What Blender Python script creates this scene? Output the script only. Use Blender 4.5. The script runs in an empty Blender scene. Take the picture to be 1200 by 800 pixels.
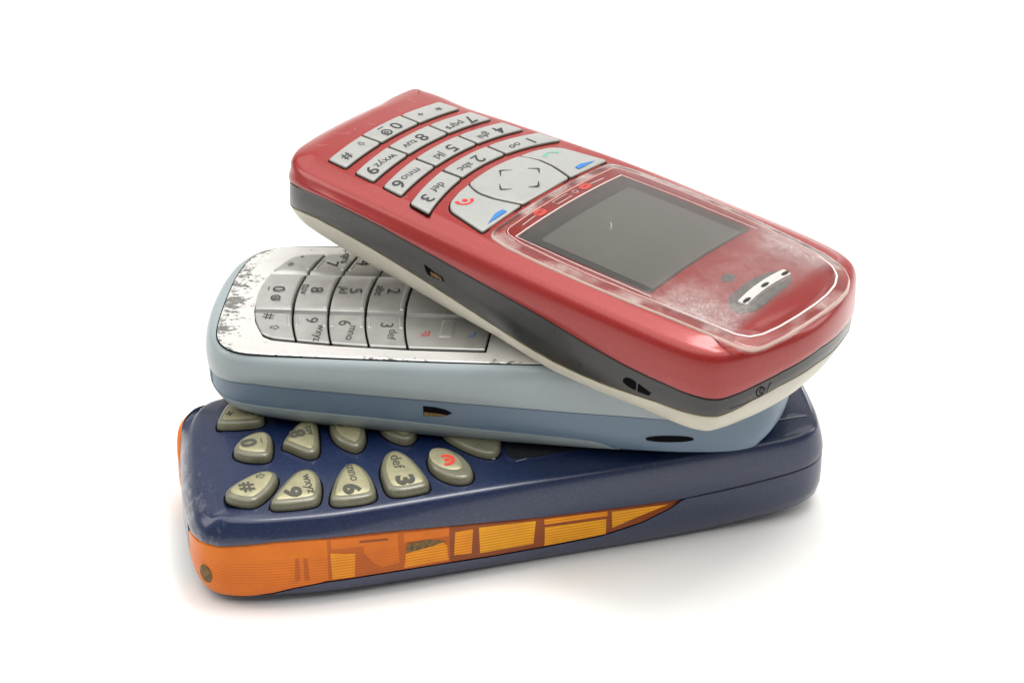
import bpy, bmesh, math, random
import numpy as np
from mathutils import Matrix, Vector

random.seed(7)
S = bpy.context.scene
COL = S.collection
MM = 0.001                                   # everything below is written in millimetres
TABLE_Z = -3.0                               # height of the table top in the measuring frame

# ------------------------------------------------------------------ camera
cam = bpy.data.cameras.new('camera')
cam.lens = 108.0; cam.sensor_width = 36.0; cam.sensor_fit = 'HORIZONTAL'
cam.clip_start = 0.02; cam.clip_end = 50
camo = bpy.data.objects.new('camera', cam); COL.objects.link(camo)
camo.location = Vector((0, -491.46, 344.16 - TABLE_Z)) * MM
camo.rotation_euler = (math.radians(90 - 33), 0, 0)
S.camera = camo

# ------------------------------------------------------------------ studio light
W = bpy.data.worlds.new('World'); S.world = W; W.use_nodes = True
bg = W.node_tree.nodes['Background']
bg.inputs[0].default_value = (1.0, 0.99, 0.97, 1); bg.inputs[1].default_value = 0.24

def area(name, loc, target, sx, sy, power, col=(1, 1, 1)):
    l = bpy.data.lights.new(name, 'AREA'); l.shape = 'RECTANGLE'; l.size = sx; l.size_y = sy
    l.energy = power; l.color = col
    o = bpy.data.objects.new(name, l); COL.objects.link(o); o.location = loc
    o.rotation_euler = (Vector(target) - Vector(loc)).to_track_quat('-Z', 'Y').to_euler()
    return o
area('softbox_overhead', (0.0, 0.0, 0.95), (0, 0.0, 0), 1.9, 1.6, 16.5, (1, 0.985, 0.96))
area('key_strip', (0.12, 0.10, 0.85), (0, 0.0, 0.02), 0.5, 0.2, 3.6, (1, 0.985, 0.96))
area('softbox_right', (0.95, 0.25, 0.5), (0, 0, 0.03), 0.35, 0.5, 2.0, (1, 0.98, 0.95))
area('softbox_left', (-0.95, 0.1, 0.55), (0, 0, 0.03), 0.35, 0.5, 1.8, (1, 0.98, 0.95))

S.view_settings.view_transform = 'Standard'; S.view_settings.look = 'None'
S.view_settings.exposure = 0.14; S.view_settings.gamma = 1.0
S.render.engine = 'CYCLES'
S.cycles.max_bounces = 10; S.cycles.transparent_max_bounces = 16
S.cycles.use_denoising = True
try: S.cycles.denoiser = 'OPENIMAGEDENOISE'
except Exception: pass

# ------------------------------------------------------------------ materials
def mat(name):
    m = bpy.data.materials.new(name); m.use_nodes = True
    return m, m.node_tree.nodes, m.node_tree.links, m.node_tree.nodes['Principled BSDF']
def setp(p, **k):
    for a, b in k.items():
        p.inputs[a.replace('_', ' ')].default_value = b
def c4(c): return (c[0], c[1], c[2], 1)
def objco(N, L, scale=(1, 1, 1), rot=(0, 0, 0), loc=(0, 0, 0)):
    t = N.new('ShaderNodeTexCoord'); mp = N.new('ShaderNodeMapping')
    mp.inputs['Scale'].default_value = scale; mp.inputs['Rotation'].default_value = rot; mp.inputs['Location'].default_value = loc
    L.new(t.outputs['Object'], mp.inputs['Vector']); return mp.outputs['Vector']
def noise(N, L, vec, scale, detail=4, rough=.55):
    n = N.new('ShaderNodeTexNoise'); n.inputs['Scale'].default_value = scale
    n.inputs['Detail'].default_value = detail; n.inputs['Roughness'].default_value = rough
    L.new(vec, n.inputs['Vector']); return n.outputs['Fac']
def ramp(N, L, fac, a, b, ca=(0, 0, 0), cb=(1, 1, 1)):
    r = N.new('ShaderNodeValToRGB'); r.color_ramp.elements[0].position = a; r.color_ramp.elements[1].position = b
    r.color_ramp.elements[0].color = c4(ca); r.color_ramp.elements[1].color = c4(cb)
    L.new(fac, r.inputs['Fac']); return r.outputs['Color']
def mixc(N, L, fac, a, b):
    m = N.new('ShaderNodeMix'); m.data_type = 'RGBA'
    for sock, v in ((m.inputs[0], fac), (m.inputs[6], a), (m.inputs[7], b)):
        if isinstance(v, (tuple, list)): sock.default_value = c4(v)
        elif isinstance(v, (int, float)): sock.default_value = v
        else: L.new(v, sock)
    return m.outputs[2]
def math_(N, L, op, a, b=None, c=None):
    m = N.new('ShaderNodeMath'); m.operation = op
    for i, v in enumerate((a, b, c)):
        if v is None: continue
        if isinstance(v, (int, float)): m.inputs[i].default_value = v
        else: L.new(v, m.inputs[i])
    return m.outputs[0]
def bump(N, L, p, h, strength=.1, dist=.0001):
    b = N.new('ShaderNodeBump'); b.inputs['Strength'].default_value = strength; b.inputs['Distance'].default_value = dist
    L.new(h, b.inputs['Height']); L.new(b.outputs['Normal'], p.inputs['Normal'])

def plain(name, col, rough=.4, metal=0.0, coat=0.0, spec=.5, grain=0.0, gscale=3000, mottle=0.0, mscale=120, coat_rough=.08):
    m, N, L, p = mat(name); col = tuple(x * ALB for x in col)
    setp(p, Base_Color=c4(col), Roughness=rough, Metallic=metal, Coat_Weight=coat, Coat_Roughness=coat_rough, Specular_IOR_Level=spec)
    v = objco(N, L)
    if mottle:
        f = noise(N, L, v, mscale, 5, .6)
        L.new(mixc(N, L, ramp(N, L, f, .35, .7), tuple(x * (1 - mottle) for x in col), tuple(min(1, x * (1 + mottle)) for x in col)), p.inputs['Base Color'])
        rr = N.new('ShaderNodeMapRange'); rr.inputs[3].default_value = max(.02, rough - .06); rr.inputs[4].default_value = rough + .08
        L.new(f, rr.inputs[0]); L.new(rr.outputs[0], p.inputs['Roughness'])
    if grain:
        bump(N, L, p, noise(N, L, v, gscale, 2), grain, .00006)
    return m

def flake(name, col, col2, rough, metal, coat, fscale=5000, wear=None, coat_rough=.1, end_wear=None):
    """pearly lacquer: tiny flakes, faint handling marks"""
    m, N, L, p = mat(name); col = tuple(x * ALB for x in col); col2 = tuple(x * ALB for x in col2)
    v = objco(N, L)
    fl = N.new('ShaderNodeTexVoronoi'); fl.inputs['Scale'].default_value = fscale
    L.new(v, fl.inputs['Vector'])
    f = ramp(N, L, fl.outputs['Color'], .72, .95)
    c = mixc(N, L, f, col, col2)
    if wear:
        w = ramp(N, L, noise(N, L, objco(N, L, (1, 2.2, 1)), 90, 6, .7), .62, .75)
        c = mixc(N, L, math_(N, L, 'MULTIPLY', w, .35), c, wear)
    if end_wear:
        # rubbed-through lacquer on the corner edges of the bottom end
        sp = N.new('ShaderNodeSeparateXYZ'); L.new(v, sp.inputs[0])
        r = N.new('ShaderNodeMapRange'); r.inputs[1].default_value = .0035; r.inputs[2].default_value = -.0025; L.new(sp.outputs[0], r.inputs[0])
        n1 = noise(N, L, objco(N, L, (1.6, .8, 1)), 420, 7, .7)
        w = ramp(N, L, math_(N, L, 'ADD', n1, math_(N, L, 'MULTIPLY', r.outputs[0], .10)), .60, .68)
        c = mixc(N, L, math_(N, L, 'MULTIPLY', math_(N, L, 'MULTIPLY', w, r.outputs[0]), .5), c, end_wear)
    L.new(c, p.inputs['Base Color'])
    setp(p, Roughness=rough, Metallic=metal, Coat_Weight=coat, Coat_Roughness=coat_rough)
    sm = noise(N, L, v, 160, 5, .65)
    rr = N.new('ShaderNodeMapRange'); rr.inputs[3].default_value = rough - .05; rr.inputs[4].default_value = rough + .12
    L.new(sm, rr.inputs[0]); L.new(rr.outputs[0], p.inputs['Roughness'])
    bump(N, L, p, noise(N, L, v, 2600, 2), .06, .00005)
    return m

M = {}
ALB = .82
M['red'] = flake('red_lacquer', (.33, .012, .010), (.43, .035, .03), .34, .22, .55, 6500, coat_rough=.14)
M['navy'] = flake('navy_lacquer', (.0025, .012, .058), (.025, .055, .16), .34, .05, .5, 6500, (.02, .025, .06), end_wear=(.17, .17, .20))
M['ice'] = plain('pale_blue_plastic', (.33, .385, .405), .36, 0, .2, grain=.05, mottle=.03)
M['steel_blue'] = plain('slate_blue_plastic', (.135, .20, .275), .42, 0, .1, grain=.05, mottle=.03)
M['band'] = plain('charcoal_rubber', (.022, .022, .021), .28, 0, .1, grain=.08, mottle=.12, mscale=220)
M['cream'] = plain('cream_plastic', (.60, .57, .475), .38, 0, .05, grain=.06, mottle=.05, mscale=180)
M['grime'] = plain('olive_grime', (.13, .10, .035), .7, mottle=.4, mscale=500)
M['black'] = plain('black_gap', (.004, .004, .0045), .8, spec=.05)
M['brown_dirt'] = plain('brown_debris', (.20, .12, .045), .9, mottle=.5, mscale=1500, grain=.4, gscale=2500)
M['key_white'] = plain('pearl_grey_key', (.46, .465, .45), .36, .3, 0, .35, mottle=.03, mscale=300)
M['key_edge'] = plain('key_side_olive', (.20, .185, .13), .5)
M['silver_key'] = plain('satin_silver_key', (.60, .595, .575), .34, .7, 0, mottle=.05, mscale=350)
M['ink'] = plain('dark_grey_ink', (.035, .035, .038), .6)
M['ink_red'] = plain('red_ink', (.62, .03, .03), .6)
M['ink_bright_red'] = plain('bright_red_ink', (.75, .045, .02), .6)
M['ink_green'] = plain('pale_green_ink', (.16, .45, .34), .6)
M['ink_blue'] = plain('blue_ink', (.03, .20, .55), .6)
M['ink_olive'] = plain('olive_ink', (.075, .075, .055), .6)
M['champagne'] = plain('champagne_cap', (.42, .395, .24), .42, .4, .1, mottle=.10, mscale=500, grain=.15, gscale=2500)
M['skirt'] = plain('smoked_translucent_key', (.175, .17, .11), .28, 0, .3, mottle=.18, mscale=260)
M['display'] = plain('grey_display_surround', (.075, .077, .075), .3, 0, 0, spec=.3)
M['display_in'] = plain('grey_display', (.15, .146, .136), .35, 0, 0, spec=.3, mottle=.02)
M['black_glass'] = plain('black_window', (.012, .013, .018), .12, 0, .3)
M['white_print'] = plain('white_line', (.80, .76, .72), .5)
M['pale_pink'] = plain('milky_pink_edge', (.72, .55, .50), .35)
M['ear_white'] = plain('silvered_plastic', (.74, .735, .71), .3, .35)
M['mesh_grey'] = plain('worn_grey_print', (.06, .057, .054), .6, mottle=.35, mscale=1800, grain=.2)
M['sound_hole'] = plain('dark_brown_hole', (.03, .026, .018), .8)  # flat dark brown for the earpiece holes
M['scratch'] = plain('bare_scratch', (.72, .40, .36), .5)
M['scratch_pale'] = plain('pale_scratch', (.55, .56, .62), .5)

def thin_clear(name, tint, gloss_col=(1, 1, 1), rough=.05, body=0.0, bodycol=(.8, .7, .65), scuff=None, ior=1.45):
    """thin clear plastic: see-through plus Fresnel sheen, an optional milky body and scuffs"""
    m, N, L, p = mat(name)
    out = N['Material Output']; N.remove(p)
    tr = N.new('ShaderNodeBsdfTransparent'); tr.inputs[0].default_value = c4(tint)
    gl = N.new('ShaderNodeBsdfGlossy'); gl.inputs['Roughness'].default_value = rough; gl.inputs[0].default_value = c4(gloss_col)
    di = N.new('ShaderNodeBsdfDiffuse'); di.inputs[0].default_value = c4(bodycol)
    mx = N.new('ShaderNodeMixShader'); L.new(tr.outputs[0], mx.inputs[1]); L.new(di.outputs[0], mx.inputs[2])
    if scuff is None: mx.inputs[0].default_value = body
    else: L.new(scuff(N, L), mx.inputs[0])
    fr = N.new('ShaderNodeFresnel'); fr.inputs['IOR'].default_value = ior
    m2 = N.new('ShaderNodeMixShader'); L.new(fr.outputs[0], m2.inputs[0]); L.new(mx.outputs[0], m2.inputs[1]); L.new(gl.outputs[0], m2.inputs[2])
    L.new(m2.outputs[0], out.inputs['Surface'])
    return m

def lens_scuff(N, L):
    # dust ground in round the earpiece: object coordinates are the phone's own, in metres
    t = N.new('ShaderNodeTexCoord'); sp = N.new('ShaderNodeSeparateXYZ'); L.new(t.outputs['Object'], sp.inputs[0])
    def sm(v, a, b):
        r = N.new('ShaderNodeMapRange'); r.interpolation_type = 'SMOOTHSTEP'
        r.inputs[1].default_value = a; r.inputs[2].default_value = b; L.new(v, r.inputs[0]); return r.outputs[0]
    x, y = sp.outputs[0], sp.outputs[1]
    inx = math_(N, L, 'MULTIPLY', sm(x, .083, .093), sm(x, .1055, .1015))
    ay = math_(N, L, 'ABSOLUTE', y)
    edge = math_(N, L, 'MULTIPLY', sm(ay, .006, .0165), sm(ay, .0205, .0185))
    n1 = noise(N, L, t.outputs['Object'], 330, 9, .8)
    n2 = noise(N, L, objco(N, L, (1, .35, 1), (0, 0, .6)), 3600, 4, .75)
    n3 = noise(N, L, objco(N, L, (.35, 1, 1), (0, 0, -.5)), 3600, 4, .75)
    fib = math_(N, L, 'MAXIMUM', ramp(N, L, n2, .52, .70), ramp(N, L, n3, .54, .72))
    d = math_(N, L, 'MULTIPLY', inx, math_(N, L, 'ADD', math_(N, L, 'MULTIPLY', edge, .75), .38))
    d = math_(N, L, 'MULTIPLY', d, math_(N, L, 'ADD', math_(N, L, 'MULTIPLY', n1, 1.3), -.2))
    d = math_(N, L, 'MULTIPLY', d, math_(N, L, 'ADD', math_(N, L, 'MULTIPLY', fib, .75), .55))
    d = math_(N, L, 'ADD', d, .012)
    d = math_(N, L, 'MULTIPLY', d, 1.0)
    cl = N.new('ShaderNodeClamp'); L.new(d, cl.inputs[0]); cl.inputs[2].default_value = .7
    return cl.outputs[0]
M['lens'] = thin_clear('clear_lens', (.97, .96, .95), rough=.06, bodycol=(.66, .62, .60), scuff=lens_scuff)
def edge_scuff(N, L):
    n1 = noise(N, L, objco(N, L, (1, 1, 1)), 170, 3, .5)
    n2 = noise(N, L, objco(N, L, (1, 1, 1)), 2200, 3, .7)
    a = ramp(N, L, n1, .44, .66, (.03, .03, .03), (.34, .34, .34))
    return math_(N, L, 'MULTIPLY', a, math_(N, L, 'ADD', n2, .4))
M['lens_glint'] = thin_clear('lens_edge_highlight', (.95, .9, .86), rough=.2, body=.42, bodycol=(.88, .80, .70))  # edge highlight of the lens, painted as a milky outer line
M['lens_edge'] = thin_clear('milky_lens_edge', (.95, .85, .82), rough=.18, bodycol=(.86, .80, .74), scuff=edge_scuff)
M['clear_key'] = thin_clear('clear_cover', (.9, .92, .95), rough=.08, body=.04)

def ribbed(name, col, dark, amount):
    """bumper plastic; shade between its moulded ribs painted as fine lines along the phone"""
    m, N, L, p = mat(name); col = tuple(x * ALB for x in col); dark = tuple(x * ALB for x in dark)
    t = N.new('ShaderNodeTexCoord'); sp = N.new('ShaderNodeSeparateXYZ'); L.new(t.outputs['Object'], sp.inputs[0])
    z = math_(N, L, 'ADD', sp.outputs[2], math_(N, L, 'MULTIPLY', sp.outputs[0], .012))
    w = math_(N, L, 'SINE', math_(N, L, 'MULTIPLY', z, 2 * math.pi / .00062))
    ln = ramp(N, L, math_(N, L, 'ADD', math_(N, L, 'MULTIPLY', w, .5), .5), .62, .95)  # darker lines painted in for the shading of the ribs
    lo = N.new('ShaderNodeMapRange'); lo.interpolation_type = 'SMOOTHSTEP'; lo.inputs[1].default_value = .0088; lo.inputs[2].default_value = .0072; L.new(sp.outputs[2], lo.inputs[0])
    f = math_(N, L, 'MULTIPLY', math_(N, L, 'MULTIPLY', ln, lo.outputs[0]), amount)
    mo = ramp(N, L, noise(N, L, t.outputs['Object'], 150, 4, .6), .3, .75)
    c = mixc(N, L, math_(N, L, 'MULTIPLY', mo, .42), col, dark)
    L.new(mixc(N, L, f, c, dark), p.inputs['Base Color'])
    setp(p, Roughness=.42, Coat_Weight=.16, Coat_Roughness=.06, Specular_IOR_Level=.2)
    return m
M['orange_core'] = ribbed('orange_backing', (.84, .205, .0005), (.44, .07, .0005), .5)
M['brown_core'] = ribbed('brown_backing', (.34, .075, .008), (.17, .03, .004), .6)
M['yellow'] = ribbed('amber_panel', (.98, .36, .0015), (.50, .11, .001), .7)
M['rust_core'] = ribbed('rust_backing', (.60, .125, .002), (.30, .055, .001), .55)
M['amber'] = ribbed('deep_amber_panel', (.80, .19, .0008), (.40, .07, .0005), .45)
M['lemon'] = ribbed('lemon_panel', (1.0, .45, .002), (.52, .14, .001), .7)

def worn_silver():
    m, N, L, p = mat('worn_silver_plate')
    t = N.new('ShaderNodeTexCoord'); sp = N.new('ShaderNodeSeparateXYZ'); L.new(t.outputs['Object'], sp.inputs[0])
    # chips: short streaks lying along the phone, thick at its bottom end, a few on the long edges
    vs = objco(N, L, (.5, 1, 1), (0, 0, .35))
    n = noise(N, L, vs, 1700, 6, .68)
    n2 = noise(N, L, objco(N, L, (.5, .8, 1)), 210, 3, .6)
    r = N.new('ShaderNodeMapRange'); r.inputs[1].default_value = .0005; r.inputs[2].default_value = .0075
    r.inputs[3].default_value = .10; r.inputs[4].default_value = -.10; L.new(sp.outputs[0], r.inputs[0])
    bw = math_(N, L, 'ADD', n, math_(N, L, 'MULTIPLY', math_(N, L, 'SUBTRACT', n2, .5), .45))
    bw = math_(N, L, 'ADD', bw, r.outputs[0])
    r2 = N.new('ShaderNodeMapRange'); r2.inputs[1].default_value = -.0178; r2.inputs[2].default_value = -.0199; r2.inputs[3].default_value = 0.0; r2.inputs[4].default_value = .13; L.new(sp.outputs[1], r2.inputs[0])
    bw = math_(N, L, 'ADD', bw, r2.outputs[0])
    chip = ramp(N, L, bw, .575, .615)
    L.new(mixc(N, L, chip, (.78, .77, .745), (.14, .14, .13)), p.inputs['Base Color'])
    mt = math_(N, L, 'MULTIPLY', math_(N, L, 'SUBTRACT', 1.0, chip), .45)
    L.new(mt, p.inputs['Metallic'])
    L.new(mixc(N, L, chip, (.2, .2, .2), (.6, .6, .6)), p.inputs['Roughness'])
    bump(N, L, p, math_(N, L, 'SUBTRACT', 1.0, chip), .35, .00008)
    return m
M['worn_silver'] = worn_silver()

def table_mat():
    m, N, L, p = mat('white_sweep_paper')
    v = objco(N, L)
    f = noise(N, L, v, 40, 4, .5)
    L.new(mixc(N, L, ramp(N, L, f, .3, .7), (.865, .86, .845), (.885, .88, .87)), p.inputs['Base Color'])
    setp(p, Roughness=.55, Specular_IOR_Level=.3)
    bump(N, L, p, noise(N, L, v, 900, 3), .03, .0001)
    return m
M['table'] = table_mat()

# ------------------------------------------------------------------ mesh helpers
def build(name, verts, faces, material, parent=None, smooth=35, fm=None):
    """one mesh object; verts in millimetres in the phone's own frame"""
    me = bpy.data.meshes.new(name)
    me.from_pydata([(v[0] * MM, v[1] * MM, v[2] * MM) for v in verts], [], faces)
    for mm_ in (material if isinstance(material, (list, tuple)) else [material]): me.materials.append(mm_)
    if fm is not None:
        me.polygons.foreach_set('material_index', fm)
    if smooth:
        me.polygons.foreach_set('use_smooth', [True] * len(me.polygons))
        me.set_sharp_from_angle(angle=math.radians(smooth))
    bm = bmesh.new(); bm.from_mesh(me); bmesh.ops.recalc_face_normals(bm, faces=bm.faces); bm.to_mesh(me); bm.free()
    me.update()
    o = bpy.data.objects.new(name, me); COL.objects.link(o)
    if parent is not None: o.parent = parent
    return o

def thing(name, label, cat, rot, org, group=None):
    o = bpy.data.objects.new(name, None); COL.objects.link(o)
    o.empty_display_size = .02
    m = Matrix.Identity(4)
    for i in range(3):
        for j in range(3): m[i][j] = rot[i][j]
    m.translation = Vector((org[0], org[1], org[2] - TABLE_Z)) * MM
    o.matrix_world = m
    o['label'] = label; o['category'] = cat
    if group: o['group'] = group
    return o

def catmull(pts, n, closed=True):
    """smooth closed curve through pts, resampled evenly to n points"""
    P = np.array(pts, float); k = len(P); out = []
    for i in range(k):
        p0, p1, p2, p3 = P[(i - 1) % k], P[i], P[(i + 1) % k], P[(i + 2) % k]
        # centripetal spacing keeps tight corners from overshooting
        t0 = 0; t1 = t0 + max(1e-6, np.linalg.norm(p1 - p0)) ** .5; t2 = t1 + max(1e-6, np.linalg.norm(p2 - p1)) ** .5; t3 = t2 + max(1e-6, np.linalg.norm(p3 - p2)) ** .5
        for t in np.linspace(t1, t2, 24, endpoint=False):
            a1 = (t1 - t) / (t1 - t0) * p0 + (t - t0) / (t1 - t0) * p1
            a2 = (t2 - t) / (t2 - t1) * p1 + (t - t1) / (t2 - t1) * p2
            a3 = (t3 - t) / (t3 - t2) * p2 + (t - t2) / (t3 - t2) * p3
            b1 = (t2 - t) / (t2 - t0) * a1 + (t - t0) / (t2 - t0) * a2
            b2 = (t3 - t) / (t3 - t1) * a2 + (t - t1) / (t3 - t1) * a3
            out.append((t2 - t) / (t2 - t1) * b1 + (t - t1) / (t2 - t1) * b2)
    return resample(np.array(out), n)

def resample(Q, n):
    D = np.r_[0, np.cumsum(np.linalg.norm(np.diff(np.vstack([Q, Q[:1]]), axis=0), axis=1))]
    s = np.linspace(0, D[-1], n, endpoint=False)
    QQ = np.vstack([Q, Q[:1]])
    return np.c_[np.interp(s, D, QQ[:, 0]), np.interp(s, D, QQ[:, 1])]

def normals(P):
    """outward normals of a counter-clockwise closed curve"""
    t = np.roll(P, -1, 0) - np.roll(P, 1, 0)
    t /= np.linalg.norm(t, axis=1)[:, None] + 1e-12
    return np.c_[t[:, 1], -t[:, 0]]

def mirror_outline(half, n, far=None):
    """half: points from the left end's middle to the right end's middle on y >= 0 -> CCW outline"""
    h = [tuple(p) for p in half]
    low = [(x, -y) for x, y in h]                       # left -> right on the near side
    up = [tuple(p) for p in reversed(far if far else h)][1:-1]                 # right -> left on the far side
    return catmull(low + up, n)

def loft(rings, cap_top=None, cap_bot=None, top_center=None):
    """rings: list of (n,3) arrays bottom to top -> verts, faces. cap: function (x,y)->z closing the last ring"""
    n = len(rings[0]); V = [tuple(p) for r in rings for p in r]; F = []
    for k in range(len(rings) - 1):
        a, b = k * n, (k + 1) * n
        for i in range(n):
            j = (i + 1) % n
            F.append((a + i, a + j, b + j, b + i))
    def cap(base, fn, flip):
        R = np.array(V[base:base + n]); c = R[:, :2].mean(0)
        # shrink towards the spine so that long shapes keep even faces
        prev = base
        for s in (.93, .8, .6, .4, .2):
            st = len(V)
            for p in R:
                cx = c[0] + (p[0] - c[0]) * (s if s > .5 else s)
                q = (c[0] + (p[0] - c[0]) * s, c[1] + (p[1] - c[1]) * s)
                V.append((q[0], q[1], fn(q[0], q[1])))
            for i in range(n):
                j = (i + 1) % n
                f = (prev + i, prev + j, st + j, st + i)
                F.append(f if not flip else f[::-1])
            prev = st
        V.append((c[0], c[1], fn(c[0], c[1]))); e = len(V) - 1
        for i in range(n):
            f = (prev + i, prev + (i + 1) % n, e); F.append(f if not flip else f[::-1])
    if cap_top: cap((len(rings) - 1) * n, cap_top, False)
    if cap_bot: cap(0, cap_bot, True)
    return V, F

def ring(P, Nn, inset, z):
    inset = np.broadcast_to(np.asarray(inset, float), (len(P),)); z = np.broadcast_to(np.asarray(z, float), (len(P),))
    return np.c_[P - Nn * inset[:, None], z]

def sstep(x, a, b):
    t = np.clip((np.asarray(x, float) - a) / (b - a), 0, 1); return t * t * (3 - 2 * t)

def round_poly(pts, r, seg=5, step=None):
    """rounded polygon, r one radius or one per corner; long edges get extra points"""
    P = [np.array(p, float) for p in pts]; k = len(P); out = []
    if area2(P) < 0: P = P[::-1]; r = r[::-1] if isinstance(r, (list, tuple)) else r
    for i in range(k):
        a, b, c = P[i - 1], P[i], P[(i + 1) % k]
        rr = r[i] if isinstance(r, (list, tuple)) else r
        u = (a - b); v = (c - b); lu, lv = np.linalg.norm(u), np.linalg.norm(v); u /= lu; v /= lv
        d = min(rr, .45 * lu, .45 * lv)
        if d < 1e-4: out.append(b); continue
        p, q = b + u * d, b + v * d
        for t in np.linspace(0, 1, seg):
            out.append((1 - t) ** 2 * p + 2 * t * (1 - t) * b + t * t * q)
    if step:
        o2 = []
        for i in range(len(out)):
            a, b = out[i], out[(i + 1) % len(out)]; m = max(1, int(np.linalg.norm(b - a) / step))
            for t in range(m): o2.append(a + (b - a) * t / m)
        out = o2
    return np.array(out)
def area2(P):
    P = np.array(P); return float(np.sum(P[:, 0] * np.roll(P[:, 1], -1) - np.roll(P[:, 0], -1) * P[:, 1]))

def inset_poly(P, d):
    """inset by moving edges; fine for the convex-ish key shapes used here"""
    k = len(P); out = []
    for i in range(k):
        a, b, c = P[i - 1], P[i], P[(i + 1) % k]
        e1 = (b - a) / (np.linalg.norm(b - a) + 1e-9); e2 = (c - b) / (np.linalg.norm(c - b) + 1e-9)
        n1 = np.array([-e1[1], e1[0]]); n2 = np.array([-e2[1], e2[0]])
        m = n1 + n2; m /= max(1e-6, np.linalg.norm(m)); ca = max(.5, float(m @ n1))
        out.append(b + m * d / ca)
    return np.array(out)

def slab(P, zf, layers, dome=0.0, rings_=3):
    """prism on a surface zf(x,y): layers of (inset, height); closed on top with a gentle dome"""
    n = len(P); V = []; F = []
    for ins, h in layers:
        Q = inset_poly(P, ins) if abs(ins) > 1e-6 else P
        for q in Q: V.append((q[0], q[1], zf(q[0], q[1]) + h))
    for k in range(len(layers) - 1):
        for i in range(n):
            j = (i + 1) % n; F.append((k * n + i, k * n + j, (k + 1) * n + j, (k + 1) * n + i))
    base = (len(layers) - 1) * n; h = layers[-1][1]
    R = np.array(V[base:base + n]); c = R[:, :2].mean(0); prev = base
    for s in (np.linspace(1, 0, rings_, endpoint=False)[1:]):
        st = len(V)
        for p in R:
            q = c + (p[:2] - c) * s; V.append((q[0], q[1], zf(q[0], q[1]) + h + dome * (1 - s * s)))
        for i in range(n):
            j = (i + 1) % n; F.append((prev + i, prev + j, st + j, st + i))
        prev = st
    V.append((c[0], c[1], zf(c[0], c[1]) + h + dome)); e = len(V) - 1
    for i in range(n): F.append((prev + i, prev + (i + 1) % n, e))
    return V, F

def sheet(P, zf, h, rings_=3):
    return slab(P, zf, [(0, h - .15), (0, h)], 0.0, rings_)

def stroke(pts, w):
    """flat ribbon along a polyline; w one width or one per point"""
    P = np.array(pts, float); k = len(P); ww = np.broadcast_to(np.asarray(w, float), (k,))
    t = np.gradient(P, axis=0); t /= np.linalg.norm(t, axis=1)[:, None] + 1e-9
    nn = np.c_[-t[:, 1], t[:, 0]] * ww[:, None] / 2
    V = [tuple(p) for p in P + nn] + [tuple(p) for p in P - nn]
    F = [(i, i + 1, k + i + 1, k + i) for i in range(k - 1)]
    return V, F
def poly_fill(pts):
    return [tuple(p) for p in pts], [tuple(range(len(pts)))]
def join2(*parts):
    V, F = [], []
    for v, f in parts:
        b = len(V); V += list(v); F += [tuple(i + b for i in g) for g in f]
    return V, F
def place2(vf, c, s=1.0, up='x'):
    """text axes (u right, v up) -> phone axes (up = +x, right = -y)"""
    return [(c[0] + v * s, c[1] - u * s) for u, v in vf[0]], vf[1]

_tc = {}
def glyphs(body, weight=0.0, squash=1.0):
    """the outline of a word as flat 2-D faces, height of a capital = 1, centred"""
    key = (body, weight, squash)
    if key in _tc: return _tc[key]
    cu = bpy.data.curves.new('lettering', 'FONT'); cu.body = body; cu.resolution_u = 3; cu.offset = weight; cu.fill_mode = 'FRONT'
    ob = bpy.data.objects.new('lettering', cu); COL.objects.link(ob)
    dg = bpy.context.evaluated_depsgraph_get(); me = bpy.data.meshes.new_from_object(ob.evaluated_get(dg))
    V = np.array([(v.co.x, v.co.y) for v in me.vertices]) / .72
    F = [tuple(p.vertices) for p in me.polygons]
    bpy.data.objects.remove(ob); bpy.data.curves.remove(cu); bpy.data.meshes.remove(me)
    c = (V.max(0) + V.min(0)) / 2; V = (V - c) * np.array([squash, 1])
    _tc[key] = ([tuple(v) for v in V], F); return _tc[key]

def printed(name, vf2, zf, h, material, parent):
    """flat print lying on the surface zf"""
    V = [(x, y, zf(x, y) + h) for x, y in vf2[0]]
    o = build(name, V, vf2[1], material, parent, smooth=0)
    for p in o.data.polygons:
        if p.normal.z < 0: p.flip()
    return o
def word(name, body, c, size, zf, h, material, parent, weight=.01, squash=1.0):
    return printed(name, place2(glyphs(body, weight, squash), c, size), zf, h, material, parent)

def arc(c, r, a0, a1, n=12, ry=None):
    ry = ry or r
    return [(c[0] + r * math.cos(math.radians(a)), c[1] + ry * math.sin(math.radians(a))) for a in np.linspace(a0, a1, n)]
def shift_arrow():
    """hollow upward arrow, height 1"""
    return stroke([(-.2, -.5), (.2, -.5), (.2, 0), (.5, 0), (0, .5), (-.5, 0), (-.2, 0), (-.2, -.5), (.05, -.5)], .13)
def mail_icon():
    return join2(stroke(arc((0, 0), .42, 60, 400, 20), .17), stroke(arc((.05, .0), .16, 0, 360, 12), .12), stroke([(.2, .3), (.45, .45)], .14))

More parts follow.
